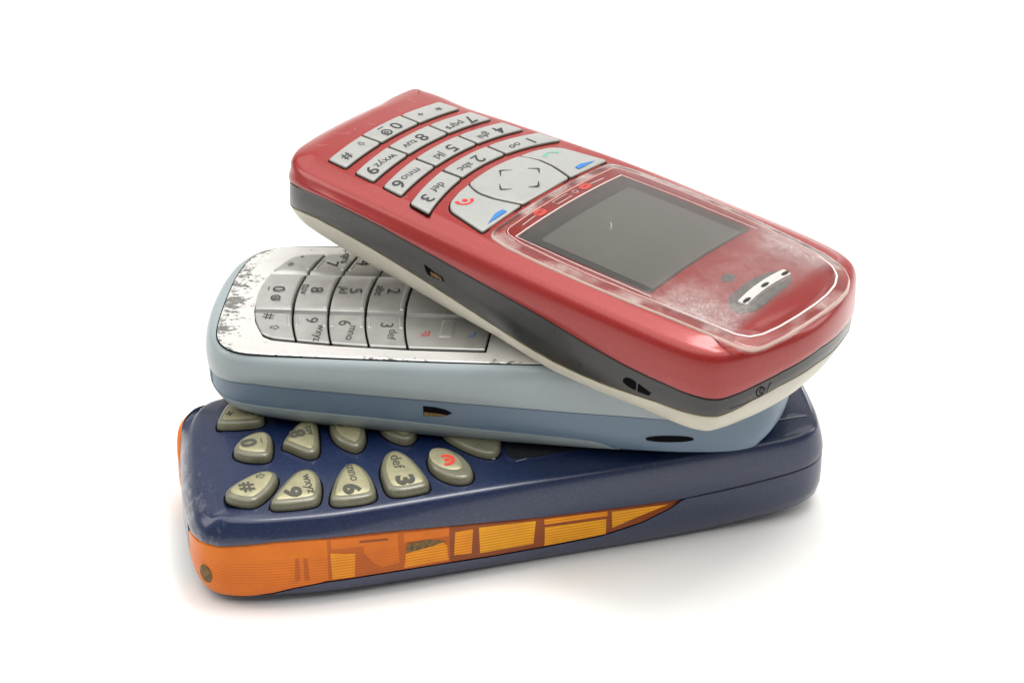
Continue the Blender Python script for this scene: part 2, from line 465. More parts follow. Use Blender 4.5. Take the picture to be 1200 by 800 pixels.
def side_patch(P, Nn, pts, off, zshift=0.0):
    """polygon given in (x, z) laid on the near side wall of an outline at offset off outwards, with a back 0.6 mm inside"""
    near = P[:, 1] < 0
    xs, ys, nx, ny = P[near, 0], P[near, 1], Nn[near, 0], Nn[near, 1]
    order = np.argsort(xs); xs, ys, nx, ny = xs[order], ys[order], nx[order], ny[order]
    V = []; k = len(pts)
    for d in (off, off - .6):
        for x, z in pts:
            V.append((x + np.interp(x, xs, nx) * d, np.interp(x, xs, ys) + np.interp(x, xs, ny) * d, z + zshift))
    F = [tuple(range(k)), tuple(range(2 * k - 1, k - 1, -1))] + [(i, (i + 1) % k, k + (i + 1) % k, k + i) for i in range(k)]
    return V, F
def side_grid(P, Nn, pts, off, prof):
    """patch on the near side wall, polygon in (x, z), meshed so that it follows the curved wall"""
    near = P[:, 1] < 0
    xs, ys, nx, ny = P[near, 0], P[near, 1], Nn[near, 0], Nn[near, 1]
    o = np.argsort(xs); xs, ys, nx, ny = xs[o], ys[o], nx[o], ny[o]
    px = [q[0] for q in pts]; X = sorted(set([round(v, 4) for v in np.linspace(min(px) + .02, max(px) - .02, max(3, int((max(px) - min(px)) / .7)))] + [round(min(max(v, min(px) + .02), max(px) - .02), 4) for v in px]))
    V, F = [], []; m = 7
    for x in X:
        zz = []
        for (a, b), (c, d) in zip(pts, pts[1:] + pts[:1]):
            if (a - x) * (c - x) <= 0 and abs(c - a) > 1e-9: zz.append(b + (d - b) * (x - a) / (c - a))
        lo, hi = min(zz), max(zz)
        for t in np.linspace(0, 1, m):
            z = lo + (hi - lo) * t; dd = off - float(prof(z))
            V.append((x + np.interp(x, xs, nx) * dd, np.interp(x, xs, ys) + np.interp(x, xs, ny) * dd, z))
    for i in range(len(X) - 1):
        for j in range(m - 1):
            a = i * m + j; F.append((a, a + m, a + m + 1, a + 1))
    return V, F
def dense(pts, step):
    out = []
    for i in range(len(pts)):
        a, b = np.array(pts[i], float), np.array(pts[(i + 1) % len(pts)], float); m = max(1, int(np.linalg.norm(b - a) / step))
        out += [tuple(a + (b - a) * t / m) for t in range(m)]
    return out

GROUP = 'old mobile phones piled in a stack'

# ------------------------------------------------------------------ setting
def make_table():
    prof = [(-1800 + 100 * i, 0) for i in range(26)]                       # flat, then a curve, then the wall
    prof += [(700 + 500 * math.sin(a), 500 - 500 * math.cos(a)) for a in np.linspace(.1, math.pi / 2, 14)] + [(1200, 500 + 130 * i) for i in range(1, 10)]
    xs = np.linspace(-2200, 2200, 23); k = len(xs); V = []; F = []
    for yy, zz in prof:
        for xx in xs: V.append((xx, yy, zz))
    for i in range(len(prof) - 1):
        for j in range(k - 1):
            a = i * k + j; F.append((a, a + 1, a + k + 1, a + k))
    o = build('white_backdrop', V, F, M['table'], smooth=60); o['kind'] = 'structure'
make_table()

# ================================================================== navy phone (bottom of the stack)
def navy_phone():
    y = math.radians(15)
    R = [[math.cos(y), -math.sin(y), 0], [math.sin(y), math.cos(y), 0], [0, 0, 1]]
    T = thing('mobile_phone', 'navy blue phone with translucent orange side bumpers lying on the white table under the others', 'mobile phone', R, (-58.11, -27.85, 0), GROUP)
    half = [(-3.3, 0), (-3.75, 5), (-3.9, 10), (-3.6, 14), (-2.2, 17.4), (.4, 19.6), (4, 21.0), (8, 21.9), (13, 22.6), (20, 23.3), (30, 23.4), (45, 23.1),
            (60, 22.8), (75, 22.7), (90, 22.5), (102, 22.1), (109, 21.6), (113, 20.6), (116, 18.2), (117.4, 14), (118.2, 7), (118.5, 0)]
    far = [(-3.3, 0), (-2.6, 5), (-1.8, 10), (-1.0, 14), (.2, 17.4), (2.2, 19.8), (5, 21.2)] + half[7:]
    P = mirror_outline(half, 300, far); Nn = normals(P); x, yv = P[:, 0], P[:, 1]; ay = abs(yv)
    endL = sstep(-Nn[:, 0], .55, .95); endR = sstep(Nn[:, 0], .55, .95)
    seam = np.interp(x, [0, 3, 10, 22, 32, 44, 59, 72, 86, 100, 113], [11.2, 11.7, 12.3, 12.1, 11.4, 10.2, 8.8, 8.2, 7.6, 8.4, 9.4])
    seam = seam * (1 - endL - endR) + endL * np.interp(ay, [0, 9, 16, 20], [10.2, 10.2, 10.8, 11.4]) + endR * 10.2
    seam = seam + 2.6 * sstep(yv, 12, 18) * sstep(x, 14, 3)
    top = lambda a, b: 16.15 + .75 * max(0, 1 - (b / 19.5) ** 2) * float(sstep(a, -2, 12)) - 1.0 * (1 - float(sstep(a, -2.2, 3.5)))
    topv = np.array([top(a, b) for a, b in (P - Nn * 2.4)])
    ins_end = 1 + .9 * sstep(-Nn[:, 0], .15, .75)
    rings = [ring(P, Nn, 1.0, seam), ring(P, Nn, .06, seam), ring(P, Nn, 0, seam + .25), ring(P, Nn, .1, seam + .35 * (14 - seam)),
             ring(P, Nn, .55 * ins_end, seam + .8 * (14.6 - seam)), ring(P, Nn, .95 * ins_end, 14.9 - .5 * endL), ring(P, Nn, 1.2 * ins_end, 15.5 - .6 * endL),
             ring(P, Nn, 1.42 * ins_end, 15.82 - .6 * endL), ring(P, Nn, 1.75 * ins_end, 16.02 - .6 * endL), ring(P, Nn, 2.4 * ins_end, topv - .02)]
    V, F = loft(rings, cap_top=top)
    build('upper_shell', V, F, M['navy'], T)
    # lower shell and bumpers
    bot = np.interp(x, [0, 13, 35, 50, 60, 85, 94, 104, 115], [-1.2, -1.4, -2.1, -2.8, -3.0, -3.0, -2.3, -1.3, .2])
    low = np.interp(x, [0, 5, 9, 13, 19, 29, 40, 51, 60, 71, 79, 85, 87], [-1.2, -.9, -.2, .9, 1.9, 1.9, 1.7, 1.35, 1.4, 1.9, 3.6, 6.0, 7.4])
    covered = ((x < 87) & ~((endL > .3) & (ay < 9.4)))
    low = np.where(covered, np.minimum(low, seam - .2), seam - .15)
    prof = lambda z: 2.6 * np.clip((4.5 - z) / 7.5, 0, 1.2) ** 2
    cov = covered.astype(float)
    mid1 = np.maximum(low + .35, bot + .2)
    rings = []
    bo = bot
    gap = .18 + .3 * sstep(x, 86, 96)
    rings.append(ring(P, Nn, prof(bo) + 2.2, bo))
    rings.append(ring(P, Nn, prof(bo) + .5, bo + .12))
    rings.append(ring(P, Nn, prof(bo + .7) + .12, bo + .7))
    l2 = np.maximum(low - .12, bo + .9)
    for t in (.25, .5, .75, 1):
        zz = bo + .7 + (l2 - bo - .7) * t; rings.append(ring(P, Nn, prof(zz) + .06, zz))
    rings.append(ring(P, Nn, prof(l2 + .1) + .06 + 1.3 * cov, l2 + .08))
    for t in (.3, .65, 1):
        zz = l2 + .1 + (seam - gap - l2 - .1) * t; rings.append(ring(P, Nn, prof(zz) + .06 + 1.3 * cov, zz))
    rings.append(ring(P, Nn, 2.6, seam - gap))
    V, F = loft(rings, cap_bot=lambda a, b: float(np.interp(a, [0, 13, 35, 50, 60, 85, 94, 104, 115], [-1.2, -1.4, -2.1, -2.8, -3.0, -3.0, -2.3, -1.3, .2])))
    build('lower_shell', V, F, M['navy'], T)
    V, F = loft([ring(P, Nn, 3.0, 4.0), ring(P, Nn, 1.1, seam - .9), ring(P, Nn, 1.1, seam + .5)])
    build('inner_frame', V, F, M['black'], T)

    proud = .75 * sstep(yv, 8, 15) * sstep(x, 12, 6)
    near_idx = [i for i in range(300) if covered[i] and yv[i] < 0]
    far_idx = [i for i in range(300) if covered[i] and yv[i] > 0]
    def contiguous(ids):
        s = set(ids); st = [i for i in ids if (i - 1) % 300 not in s][0]; out = [st]
        while (out[-1] + 1) % 300 in s: out.append((out[-1] + 1) % 300)
        return out
    def strip(ids, off, rows, ribs, lo_pad=0.0, hi_pad=.14, thick=.8):
        k = len(ids); V = []; F = []
        for layer in (0, 1):
            for r in range(rows + 1):
                t = r / rows
                for q, i in enumerate(ids):
                    lo = max(low[i], bot[i] + .25) + lo_pad; hi = seam[i] - hi_pad
                    tip = min(1.0, (min(q, 400) + .6) / 3.5) if endL[i] > .2 else 1.0
                    hi = lo + (hi - lo) * (.9 + .1 * tip) if endL[i] > .2 else hi
                    z = lo + (hi - lo) * t
                    rib = ribs * (1 if r % 2 else 0) * float(sstep(t, .95, .7)) * float(sstep(q, 14, 22))
                    rd = .45 * (1 - min(1, (hi - z) / .5)) ** 2 + .35 * (1 - min(1, (z - lo) / .5)) ** 2
                    d = off + proud[i] - float(prof(z)) - rib - rd - layer * thick
                    V.append((P[i, 0] + Nn[i, 0] * d, P[i, 1] + Nn[i, 1] * d, z))
        per = (rows + 1) * k
        for layer in (0, 1):
            for r in range(rows):
                for c in range(k - 1):
                    a = layer * per + r * k + c; f = (a, a + 1, a + k + 1, a + k); F.append(f if layer == 0 else f[::-1])
        for c in range(k - 1):
            F.append((c, per + c, per + c + 1, c + 1)); e = rows * k
            F.append((e + c, e + c + 1, per + e + c + 1, per + e + c))
        for r in range(rows):
            F.append((r * k, r * k + k, per + r * k + k, per + r * k)); e = k - 1
            F.append((r * k + e, per + r * k + e, per + r * k + k + e, r * k + k + e))
        return V, F
    for nm, ids in (('near', contiguous(near_idx)), ('far', contiguous(far_idx))):
        near = nm == 'near'
        if not near:
            ids2 = ids
        b = None
        k_ids = ids
        rows_ = 30
        Vb, Fb = strip(k_ids, .02, rows_, .05, thick=.7)
        fm = [(2 if max(Vb[v][0] for v in f) > 43 else 1) if max(Vb[v][0] for v in f) > 19.3 else 0 for f in Fb]
        bump_o = build('orange_bumper', Vb, Fb, [M['orange_core'], M['rust_core'], M['brown_core']], T, smooth=30, fm=fm)
        bump_o['label'] = 'translucent orange bumper with fine ribs along the side facing the viewer' if near else 'translucent orange bumper on the far side'
        if near:
            def panel(nm, q, mm_, off):
                V0, F0 = side_grid(P, Nn, q, off, prof); build(nm, V0, F0, M[mm_], bump_o, smooth=40)
            panel('dark_rib', [(13.2, 3.0), (14.2, 3.0), (14.1, 8.2), (13.4, 8.2)], 'rust_core', .05)
            panel('dark_rib', [(15.0, 3.0), (15.9, 3.0), (15.6, 8.0), (14.9, 8.0)], 'rust_core', .05)
            pan = [([(20.0, 2.6), (24.2, 2.4), (24.4, 7.8), (19.8, 8.6)], 'yellow'), ([(26.0, 7.6), (27.6, 5.2), (29.3, 3.7), (32.6, 4.1), (32.3, 10.9), (20, 11.6), (20, 9.4), (26, 9.2)], 'amber'),
                   ([(33.4, 2.6), (42.0, 2.6), (41.6, 6.3), (40.6, 7.1), (33.8, 5.9)], 'yellow'), ([(42.9, 3.6), (46.3, 3.3), (46.6, 8.8), (43.2, 8.8)], 'yellow'),
                   ([(47.9, 3.0), (58.2, 3.0), (58.6, 8.2), (47.7, 8.9)], 'lemon'), ([(60.3, 1.9), (72.2, 2.4), (72.2, 6.0), (60.3, 6.4)], 'lemon'),
                   ([(60.2, 7.0), (72.4, 6.6), (72.4, 7.7), (60.2, 8.2)], 'yellow'),
                   ([(73.4, 3.7), (78, 5.2), (84.2, 6.95), (73.2, 7.5)], 'lemon'), ([(33.5, 8.5), (42, 8.2), (42, 10.0), (33.5, 10.6)], 'amber')]
            for q, mm_ in pan: panel('amber_panel', q, mm_, .03)
            panel('arrow_print', [(33.9, 6.1), (37, 6.3), (41.6, 7.1), (38.2, 8.2), (34.1, 8.1)], 'brown_dirt', .06)
            panel('arrow_print', [(25.2, 10.0), (30.5, 9.6), (30.6, 10.1), (25.3, 10.5)], 'brown_core', .06)
    # strap hole in the bumper's corner
    c = (-2.5, -17.6); hv = []
    i0 = min(range(300), key=lambda i: (P[i, 0] - c[0]) ** 2 + (P[i, 1] - c[1]) ** 2)
    ring0 = []
    t2 = np.array([-Nn[i0, 1], Nn[i0, 0]])
    for d in (.28, -.6):
        for a in np.linspace(0, 2 * math.pi, 14, endpoint=False):
            z = 4.0 + 2.0 * math.sin(a); s = 1.45 * math.cos(a)
            q = P[i0] + t2 * s + Nn[i0] * (d - float(prof(z)) - abs(s) * .16); ring0.append((q[0], q[1], z))
    F = [tuple(range(14)), tuple(range(27, 13, -1))] + [(i, (i + 1) % 14, 14 + (i + 1) % 14, 14 + i) for i in range(14)]
    build('strap_hole', ring0, F, M['brown_dirt'], T, smooth=0)

    # display cover and the black window under it
    pane = round_poly([(55, -15.2), (114.3, -15.0), (114.9, -13.5), (115.2, 13.5), (114.3, 15.0), (55, 15.2)], [3, .8, .8, .8, .8, 3], 6, 3.0)
    Vp, Fp = slab(pane, top, [(0, -.3), (0, .04), (.05, .06)], 0.0, 6); build('display_cover', Vp, Fp, M['navy'], T)
    win = round_poly([(55.8, -14.5), (99, -14.4), (99, 14.4), (55.8, 14.5)], [2.6, 1, 1, 2.6], 6, 3.0)
    Vp, Fp = slab(win, top, [(0, 0), (0, .22), (.1, .25)]); build('display_window', Vp, Fp, M['black_glass'], T)
    printed('scratch', stroke([(103, -14.85), (108, -14.8), (113.6, -14.75)], .14), top, .2, M['scratch_pale'], T)  # pale line drawn along the display cover's edge
    for pts, w in (([(33.6, -8.6), (35.2, -7.6), (36.6, -7.2)], .22), ([(52, -12.8), (53.4, -13.3)], .18), ([(57, -14.9), (59, -14.6)], .1)):
        printed('scratch', stroke(pts, w), top, .06, M['scratch_pale'], T)

    # keys: smoked skirts with champagne caps
    K = {'hash': [(3.1, -12.0), (6.8, -9.2), (11.2, -7.9), (13.1, -9.3), (11.9, -12.7), (7.4, -16.4), (3.3, -13.9)],
         'nine': [(10.3, -17.5), (13.3, -13.0), (17.1, -9.5), (19.4, -9.7), (20.5, -12.3), (18.9, -18.4), (17.3, -18.9), (10.6, -18.1)],
         'six': [(21.1, -18.9), (22.9, -14.0), (25.7, -10.1), (27.3, -9.7), (28.9, -11.6), (29.7, -17.6), (28.9, -19.9), (21.5, -19.7)],
         'three': [(32.2, -11.4), (34.1, -8.2), (35.8, -7.9), (37.7, -10.2), (39.6, -18.1), (39.2, -19.5), (37.8, -19.9), (32.2, -19.4), (31.6, -14.8)],
         'end': [(41.2, -10.9), (42.5, -9.3), (44.6, -9.3), (46.7, -11.4), (48.0, -15.0), (48.0, -17.7), (47.0, -19.0), (44.9, -19.0), (42.4, -17.1), (41.0, -14.1)],
         'zero': [(7.1, .8), (9.5, 3.6), (13.0, 4.4), (14.3, 3.0), (13.9, -1.3), (12.6, -3.8), (8.9, -2.8), (7.0, -.9)],
         'eight': [(16.0, -.6), (18.3, 3.2), (20.9, 5.8), (23.4, 5.2), (23.2, 1.4), (21.6, -4.6), (20.1, -4.9), (16.6, -1.2)],
         'star': [(5.6, 9.6), (6.6, 12.4), (9.0, 16.0), (12.3, 17.4), (14.2, 15.0), (14.6, 10.6), (14.1, 8.2), (12.3, 7.7), (6.4, 9.0)],
         'five': [(25.6, 2.5), (27, 6.8), (29.6, 8.2), (31.8, 6.6), (31.9, 0.7), (31.2, -2.6), (30.1, -4.5), (28.9, -5.2), (26.1, -1.8)],
         'two': [(34.6, 1.2), (36, 5.6), (39, 7.2), (41, 4.8), (41.2, -1.6), (40.2, -4.4), (38.4, -5.2), (35.7, -2.6)],
         'nav': [(45.6, -3.5), (50, -1.0), (55.4, -3.5), (55.6, -8.4), (54.4, -12.2), (52.9, -13.1), (49.3, -10.6)],
         'seven': [(16.6, 11), (19, 15.5), (22, 17.5), (24, 15.8), (24.2, 12), (22.8, 9.2), (19.2, 9.6)],
         'four': [(26.6, 11.5), (28.6, 16.5), (31, 18.4), (32.6, 16.4), (32.6, 12), (30.6, 9.8)],
         'one': [(35, 11.5), (36.6, 16.5), (39, 18), (41.4, 14.8), (41.4, 11), (38, 9.4)],
         'call': [(43.5, 10.5), (46.5, 14), (50, 14.5), (53.5, 11), (52, 7), (47, 6)]}
    for nm, pts in K.items():
        O = catmull(pts, 40)
        if area2(O) < 0: O = O[::-1]
        kh = 1.55 if nm != 'nav' else 1.3
        Vw, Fw = sheet(inset_poly(O, -.42), top, .035); build('key_well', Vw, Fw, M['black'], T, smooth=0)
        Vk, Fk = slab(O, top, [(-.12, -.4), (-.05, .5), (.12, kh - .35), (.4, kh - .08), (.75, kh)], .1)
        k = build('key', Vk, Fk, M['clear_key'] if nm == 'nav' and False else M['skirt'], T)
        C = inset_poly(O, .85)
        cm = C.mean(0)
        if nm == 'end': C = cm + (C - cm) * np.array([.95, .86]) + np.array([-.6, 1.1])
        elif nm == 'nav': C = None
        else: C = cm + (C - cm) * np.array([.97, .95]) + np.array([.05, .25])
        if C is not None:
            Vc, Fc = slab(C, top, [(0, kh - .1), (.05, kh + .06), (.16, kh + .1)], .1)
            build('key_cap', Vc, Fc, M['champagne'], k)
        kz = kh + .235
        def t_(body, c, s, w=.02, sq=1.0): word('lettering', body, c, s, top, kz, M['ink_olive'], k, w, sq)
        if nm == 'hash':
            t_('#', (7.0, -12.3), 2.6, .035, 1.2); printed('lettering', place2(shift_arrow(), (10.0, -9.9), 1.5), top, kz, M['ink_olive'], k)
        elif nm == 'nine': t_('9', (14.8, -15.9), 3.0, .05, 1.3); t_('wxyz', (17.7, -14.2), 1.75, .01, 1.1)
        elif nm == 'six': t_('6', (25.4, -17.5), 3.0, .05, 1.3); t_('mno', (26.3, -13.0), 1.9, .01, 1.05)
        elif nm == 'three': t_('3', (35.4, -17.3), 3.2, .05, 1.3); t_('def', (35.2, -11.9), 2.0, .01, 1.2)
        elif nm == 'zero': t_('0', (9.9, .8), 2.8, .05, 1.2); printed('lettering', place2(stroke([(-.9, 0), (.9, 0)], .2), (12.3, .9)), top, kz, M['ink_olive'], k)
        elif nm == 'eight': t_('8', (19.2, 1.4), 2.8, .05, 1.2); t_('tuv', (21.6, 1.8), 1.6, .01, 1.1)
        elif nm == 'five': t_('5', (28.3, 2.6), 2.8, .05, 1.2); t_('jkl', (30.4, 2.4), 1.6)
        elif nm == 'two': t_('2', (37.4, 1.6), 2.8, .05, 1.2); t_('abc', (39.6, 1.6), 1.6)
        elif nm == 'star': t_('*', (12.0, 11.0), 2.6, .05, 1.2); t_('+', (8.3, 11.6), 2.0, .04)
        elif nm == 'end':
            g = join2(stroke(arc((0, -.2), 1.25, -30, 210, 16), .75), stroke(arc((0, -.05), .28, 0, 360, 10), .56))
            printed('hang_up_mark', place2(g, (44.2, -13.6), 1.0), top, kz, M['ink_bright_red'], k)
    return T
navy_phone()

# ================================================================== pale blue phone (middle)
def pale_phone():
    y, p = math.radians(-7.8), math.radians(3)
    Rz = np.array([[math.cos(y), -math.sin(y), 0], [math.sin(y), math.cos(y), 0], [0, 0, 1]])
    Ry = np.array([[math.cos(p), 0, -math.sin(p)], [0, 1, 0], [math.sin(p), 0, math.cos(p)]])
    T = thing('mobile_phone', 'pale blue phone with scuffed silver keypad plate sandwiched between the red and navy phones', 'mobile phone', Rz @ Ry, (-53.35, 4.75, 32), GROUP)
    half = [(-4.3, 0), (-4.2, 4), (-3.8, 8), (-3.0, 12), (-1.7, 15.3), (.3, 18), (3, 19.9), (7, 21), (14, 21.7), (30, 22.2), (45, 22.4), (60, 22.4),
            (75, 22.3), (88, 21.8), (96, 20.9), (101, 19.2), (104, 16.6), (105.8, 12), (106.8, 6), (107, 0)]
    P = mirror_outline(half, 280); Nn = normals(P); x, yv = P[:, 0], P[:, 1]; ay = abs(yv)
    endL = sstep(-Nn[:, 0], .5, .95); endR = sstep(Nn[:, 0], .5, .95)
    seam = np.interp(x, [-2, 2, 8, 16, 30, 40, 50, 57, 66, 77, 82, 100], [-6.4, -6.0, -5.6, -5.9, -6.6, -7.1, -7.7, -8.15, -8.7, -9.3, -9.7, -10.8])
    rr_ = sstep(x, 86, 99); seam = seam * (1 - rr_) - 4.6 * rr_
    low = np.interp(x, [-2, 2, 13, 29, 43, 50, 66, 70, 72.5, 74, 76], [-10.2, -10.4, -10.8, -11.7, -12.8, -13.5, -14.8, -15.3, -16.0, -17.0, -19.5])
    bot_f = lambda a: np.interp(a, [-3, 4, 9, 20, 49, 72, 87, 98, 106], [-13.0, -13.6, -14.1, -15.1, -16.9, -18.0, -18.6, -18.8, -18.6])
    bot = bot_f(x)
    top = lambda a, b: 0.0
    rings = [ring(P, Nn, .9, seam), ring(P, Nn, .06, seam), ring(P, Nn, 0, seam + .22), ring(P, Nn, .0, seam * .7), ring(P, Nn, .12, -3.2), ring(P, Nn, .3, -2.2), ring(P, Nn, .6, -1.35),
             ring(P, Nn, 1.0, -.72), ring(P, Nn, 1.5, -.3), ring(P, Nn, 2.0, -.08), ring(P, Nn, 2.7, 0)]
    V, F = loft(rings, cap_top=top); build('upper_shell', V, F, M['ice'], T)
    def prof(z):     # inset of the lower body at height z
        t = np.clip((low0 - z) / (low0 - bot), 0, 1); return .3 + (2.0 + 1.6 * endL + 1.0 * endR) * t ** 2.2
    low0 = np.interp(x, [-2, 40, 107], [-9.5, -11.5, -13.0])
    def body(zt, off):
        rs = [ring(P, Nn, prof(bot) + 2.5 + off, bot - .25), ring(P, Nn, prof(bot) + .9 + off, bot - .17)]
        for t in np.linspace(0, 1, 9):
            zz = bot + (zt - bot) * t; rs.append(ring(P, Nn, prof(zz) + off, zz))
        return rs
    rs = body(seam - .3, 0); rs += [ring(P, Nn, .42, seam - .2), ring(P, Nn, 1.2, seam - .2)]
    V, F = loft(rs, cap_bot=lambda a, b: float(bot_f(a)) - .27); build('middle_band', V, F, M['steel_blue'], T)
    keep = x < 76.5
    cover_off = np.where(keep, -.16, .9)
    zt = np.maximum(np.where(keep, low, bot + .3), bot + .3)
    rs = body(zt, cover_off); rs += [ring(P, Nn, prof(zt) + cover_off + .5, zt + .05)]
    V, F = loft(rs, cap_bot=lambda a, b: float(bot_f(a)) - .33); build('back_cover', V, F, M['ice'], T)
    V, F = loft([ring(P, Nn, 1.0, seam - .7), ring(P, Nn, 1.0, seam + .4)]); build('inner_frame', V, F, M['black'], T)
    # side slots
    q = dense([(39.9, -8.6), (39.85, -10.8), (42.9, -10.8), (44.4, -10.45), (45.3, -9.95), (44.2, -9.25), (42.2, -8.75)], 1.2)
    V, F = side_patch(P, Nn, q, -.26); build('strap_slot', V, F, M['black'], T, smooth=0)
    V, F = side_patch(P, Nn, dense([(39.95, -9.9), (40, -10.75), (42.8, -10.75), (44.2, -10.4), (42, -10.1)], 1.2), -.2); build('slot_lining', V, F, M['brown_dirt'], T, smooth=0)
    e = [(85.4 + 4.4 * math.cos(a), -14.5 + (.8 if math.sin(a) > 0 else .55) * math.sin(a)) for a in np.linspace(0, 2 * math.pi, 26, endpoint=False)]
    V, F = side_patch(P, Nn, e, -.22); build('cover_catch', V, F, M['black'], T, smooth=0)
    # connector opening on the end
    V = []; ids = [i for i in range(280) if endL[i] > .4 and -15.2 < yv[i] < -7]
    ids.sort(key=lambda i: yv[i])
    for d in (.12, -.6):
        for z in (-9.6, -7.0):
            for i in ids: V.append((P[i, 0] + Nn[i, 0] * (d - .3), P[i, 1] + Nn[i, 1] * (d - .3), z))
    k = len(ids); F = []
    for a, b in ((0, k), (k, 3 * k), (3 * k, 2 * k), (2 * k, 0)):
        for i in range(k - 1): F.append((a + i, a + i + 1, b + i + 1, b + i))
    build('connector_port', V, F, M['steel_blue'], T, smooth=0)['label'] = 'dark slate connector opening on the bottom end'

    # silver plate
    pl = [(-.9, 0), (-.85, 4), (-.7, 8), (-.3, 12), (.4, 14.8), (1.7, 16.9), (3.5, 18.4), (6, 19.3), (10, 19.7), (17, 19.9), (33, 20.15), (45, 20.25), (60, 20.1), (80, 19.8), (92, 18.6), (98, 16), (101, 11), (102.5, 5), (102.8, 0)]
    B = mirror_outline(pl, 180, [(a + .35 * float(sstep(b, 6, 12)) * float(sstep(a, 20, 6)), b - .75 * float(sstep(b, 10, 18))) for a, b in pl])
    V, F = sheet(inset_poly(B, -.22), top, .03); build('plate_gap', V, F, M['black'], T, smooth=0)
    V, F = slab(B, top, [(0, -.2), (0, .1), (.14, .2), (.3, .22)]); build('keypad_plate', V, F, M['worn_silver'], T, smooth=30)
    ZP = .22
    # dark opening the keys sit in
    def left(yy): return 5.1 + .018 * yy * yy
    nearE = [(13.5, -15.2), (22, -16.1), (29.4, -16.6), (37, -16.85), (51.4, -16.8)]
    near_y = lambda a: float(np.interp(a, [9.5, 11, 13.5, 22, 29.4, 37, 51.4], [-14.2, -14.9, -15.2, -16.1, -16.6, -16.85, -16.8]))
    seps = [(12.6, .0122), (19.5, .0105), (26.6, .0105), (34.2, .0092)]
    outl = [(51.5, -17.0)] + [(51.5, yy) for yy in (-8, 0, 8)] + [(51.5, 17)] + [(37, 17), (22, 16.3), (13.5, 15.4), (10.6, 15.0), (8.9, 14.0), (7.6, 11.6)] + [(left(yy) - .2, yy) for yy in (9, 5, 0, -5, -9)] + [(7.6, -11.6), (8.9, -14.0), (10.6, -15.0), (13.5, -15.4), (22, -16.3), (37, -17.05)]
    V, F = sheet(round_poly(outl, .3, 3, 3), lambda a, b: ZP, .03); build('key_well', V, F, M['black'], T, smooth=0)
    g = .2
    rows = [(None, seps[0]), (seps[0], seps[1]), (seps[1], seps[2]), (seps[2], seps[3]), (seps[3], (51.4, 0.0))]
    YC = .55                                   # the middle column stands a little proud
    zf = lambda a, b: ZP
    legends = {(0, 0): ('#', (8.7, -7.7)), (1, 0): ('9', (17.2, -8.6)), (2, 0): ('6', (23.7, -9.3)), (3, 0): ('3', (31.7, -9.6)),
               (0, 1): ('0', (8.9, 1.5)), (1, 1): ('8', (16.3, 1.5)), (2, 1): ('5', (23.8, 1.55)), (3, 1): ('2', (31.1, 1.8)),
               (0, 2): ('*', (9.3, 11.0)), (1, 2): ('7', (17.3, 11.5)), (2, 2): ('4', (23.4, 12.2)), (3, 2): ('1', (31.2, 12.4))}
    sub = {(1, 0): ('wxyz', (19.0, -12.9)), (2, 0): ('mno', (25.3, -12.6)), (3, 0): ('def', (33.3, -12.8)), (1, 1): ('tuv', (13.9, 1.6)), (2, 1): ('jkl', (21.2, 1.7)), (3, 1): ('abc', (28.4, 1.8)),
           (1, 2): ('pqrs', (19.2, 14.3)), (2, 2): ('ghi', (25.6, 14.6))}
    for r, (a, b) in enumerate(rows):
        lo = (lambda yy: left(yy)) if a is None else (lambda yy, a=a: a[0] + a[1] * yy * yy + g)
        hi = lambda yy, b=b: b[0] + b[1] * yy * yy - g
        for c in range(3):
            if r == 4 and c == 1:
                y0, y1 = -6.6, 7.8
            y0, y1 = ((-16.7, -6.35), (-6.15, 7.35), (7.55, 16.7))[c]
            ysamp = np.linspace(y0, y1, 7)
            if c == 0 or c == 2:
                sgn = -1 if c == 0 else 1
                def edge_y(fn):
                    yy = 15.5
                    for _ in range(10): yy = -near_y(fn(yy)) - .1
                    return yy
                ylo, yhi = edge_y(lo), edge_y(hi)
                inner = 6.35 if c == 0 else 7.55
                pts = [(lo(yy), sgn * yy) for yy in np.linspace(inner, ylo, 6)] + [(hi(yy), sgn * yy) for yy in np.linspace(yhi, inner, 6)]
                if r == 0:
                    pts = [(lo(yy), sgn * yy) for yy in np.linspace(inner, 9.5, 4)] + [(7.7, sgn * 11.6), (8.5, sgn * 13.1), (9.6, sgn * 14.1), (11, sgn * 14.75), (13, sgn * 15.05)] + [(hi(yy), sgn * yy) for yy in np.linspace(yhi, inner, 6)]
                P2 = round_poly(pts, .25, 3)
                layers = [(0, 0), (.02, .42), (.18, .56)]; dome = .05; ht = .56
            else:
                pts = [(lo(yy), yy) for yy in ysamp] + [(hi(yy), yy) for yy in ysamp[::-1]]
                P2 = round_poly(pts, .2, 3)
                ht = 1.0
            if c == 2:
                # the far column slopes down towards the middle one
                n = len(P2); V = []; F = []
                for ins, h, sh in ((0, 0, 0), (.02, .22, 0), (.1, .60, .85), (.2, .68, 1.05)):
                    Q = inset_poly(P2, ins); Q[:, 1] += np.where(P2[:, 1] < 8.2, sh, 0)
                    V += [(q[0], q[1], ZP + h) for q in Q]
                for kk in range(3):
                    for i in range(n):
                        j = (i + 1) % n; F.append((kk * n + i, kk * n + j, (kk + 1) * n + j, (kk + 1) * n + i))
                cc = np.array(V[3 * n:])[:, :2].mean(0); V.append((cc[0], cc[1], ZP + .7))
                for i in range(n): F.append((3 * n + i, 3 * n + (i + 1) % n, 4 * n))
                ht = .68
            elif c != 1:
                V, F = slab(P2, zf, layers, dome)
            else:
                # wide sloping shoulders on the long sides, narrow ones across
                n = len(P2); V = []; F = []
                lay = [(0, 0, 0), (.02, .02, .30), (.1, .34, .92), (.22, .6, 1.0)]
                cc = P2.mean(0); wy = (y1 - y0) / 2; ym = (y1 + y0) / 2
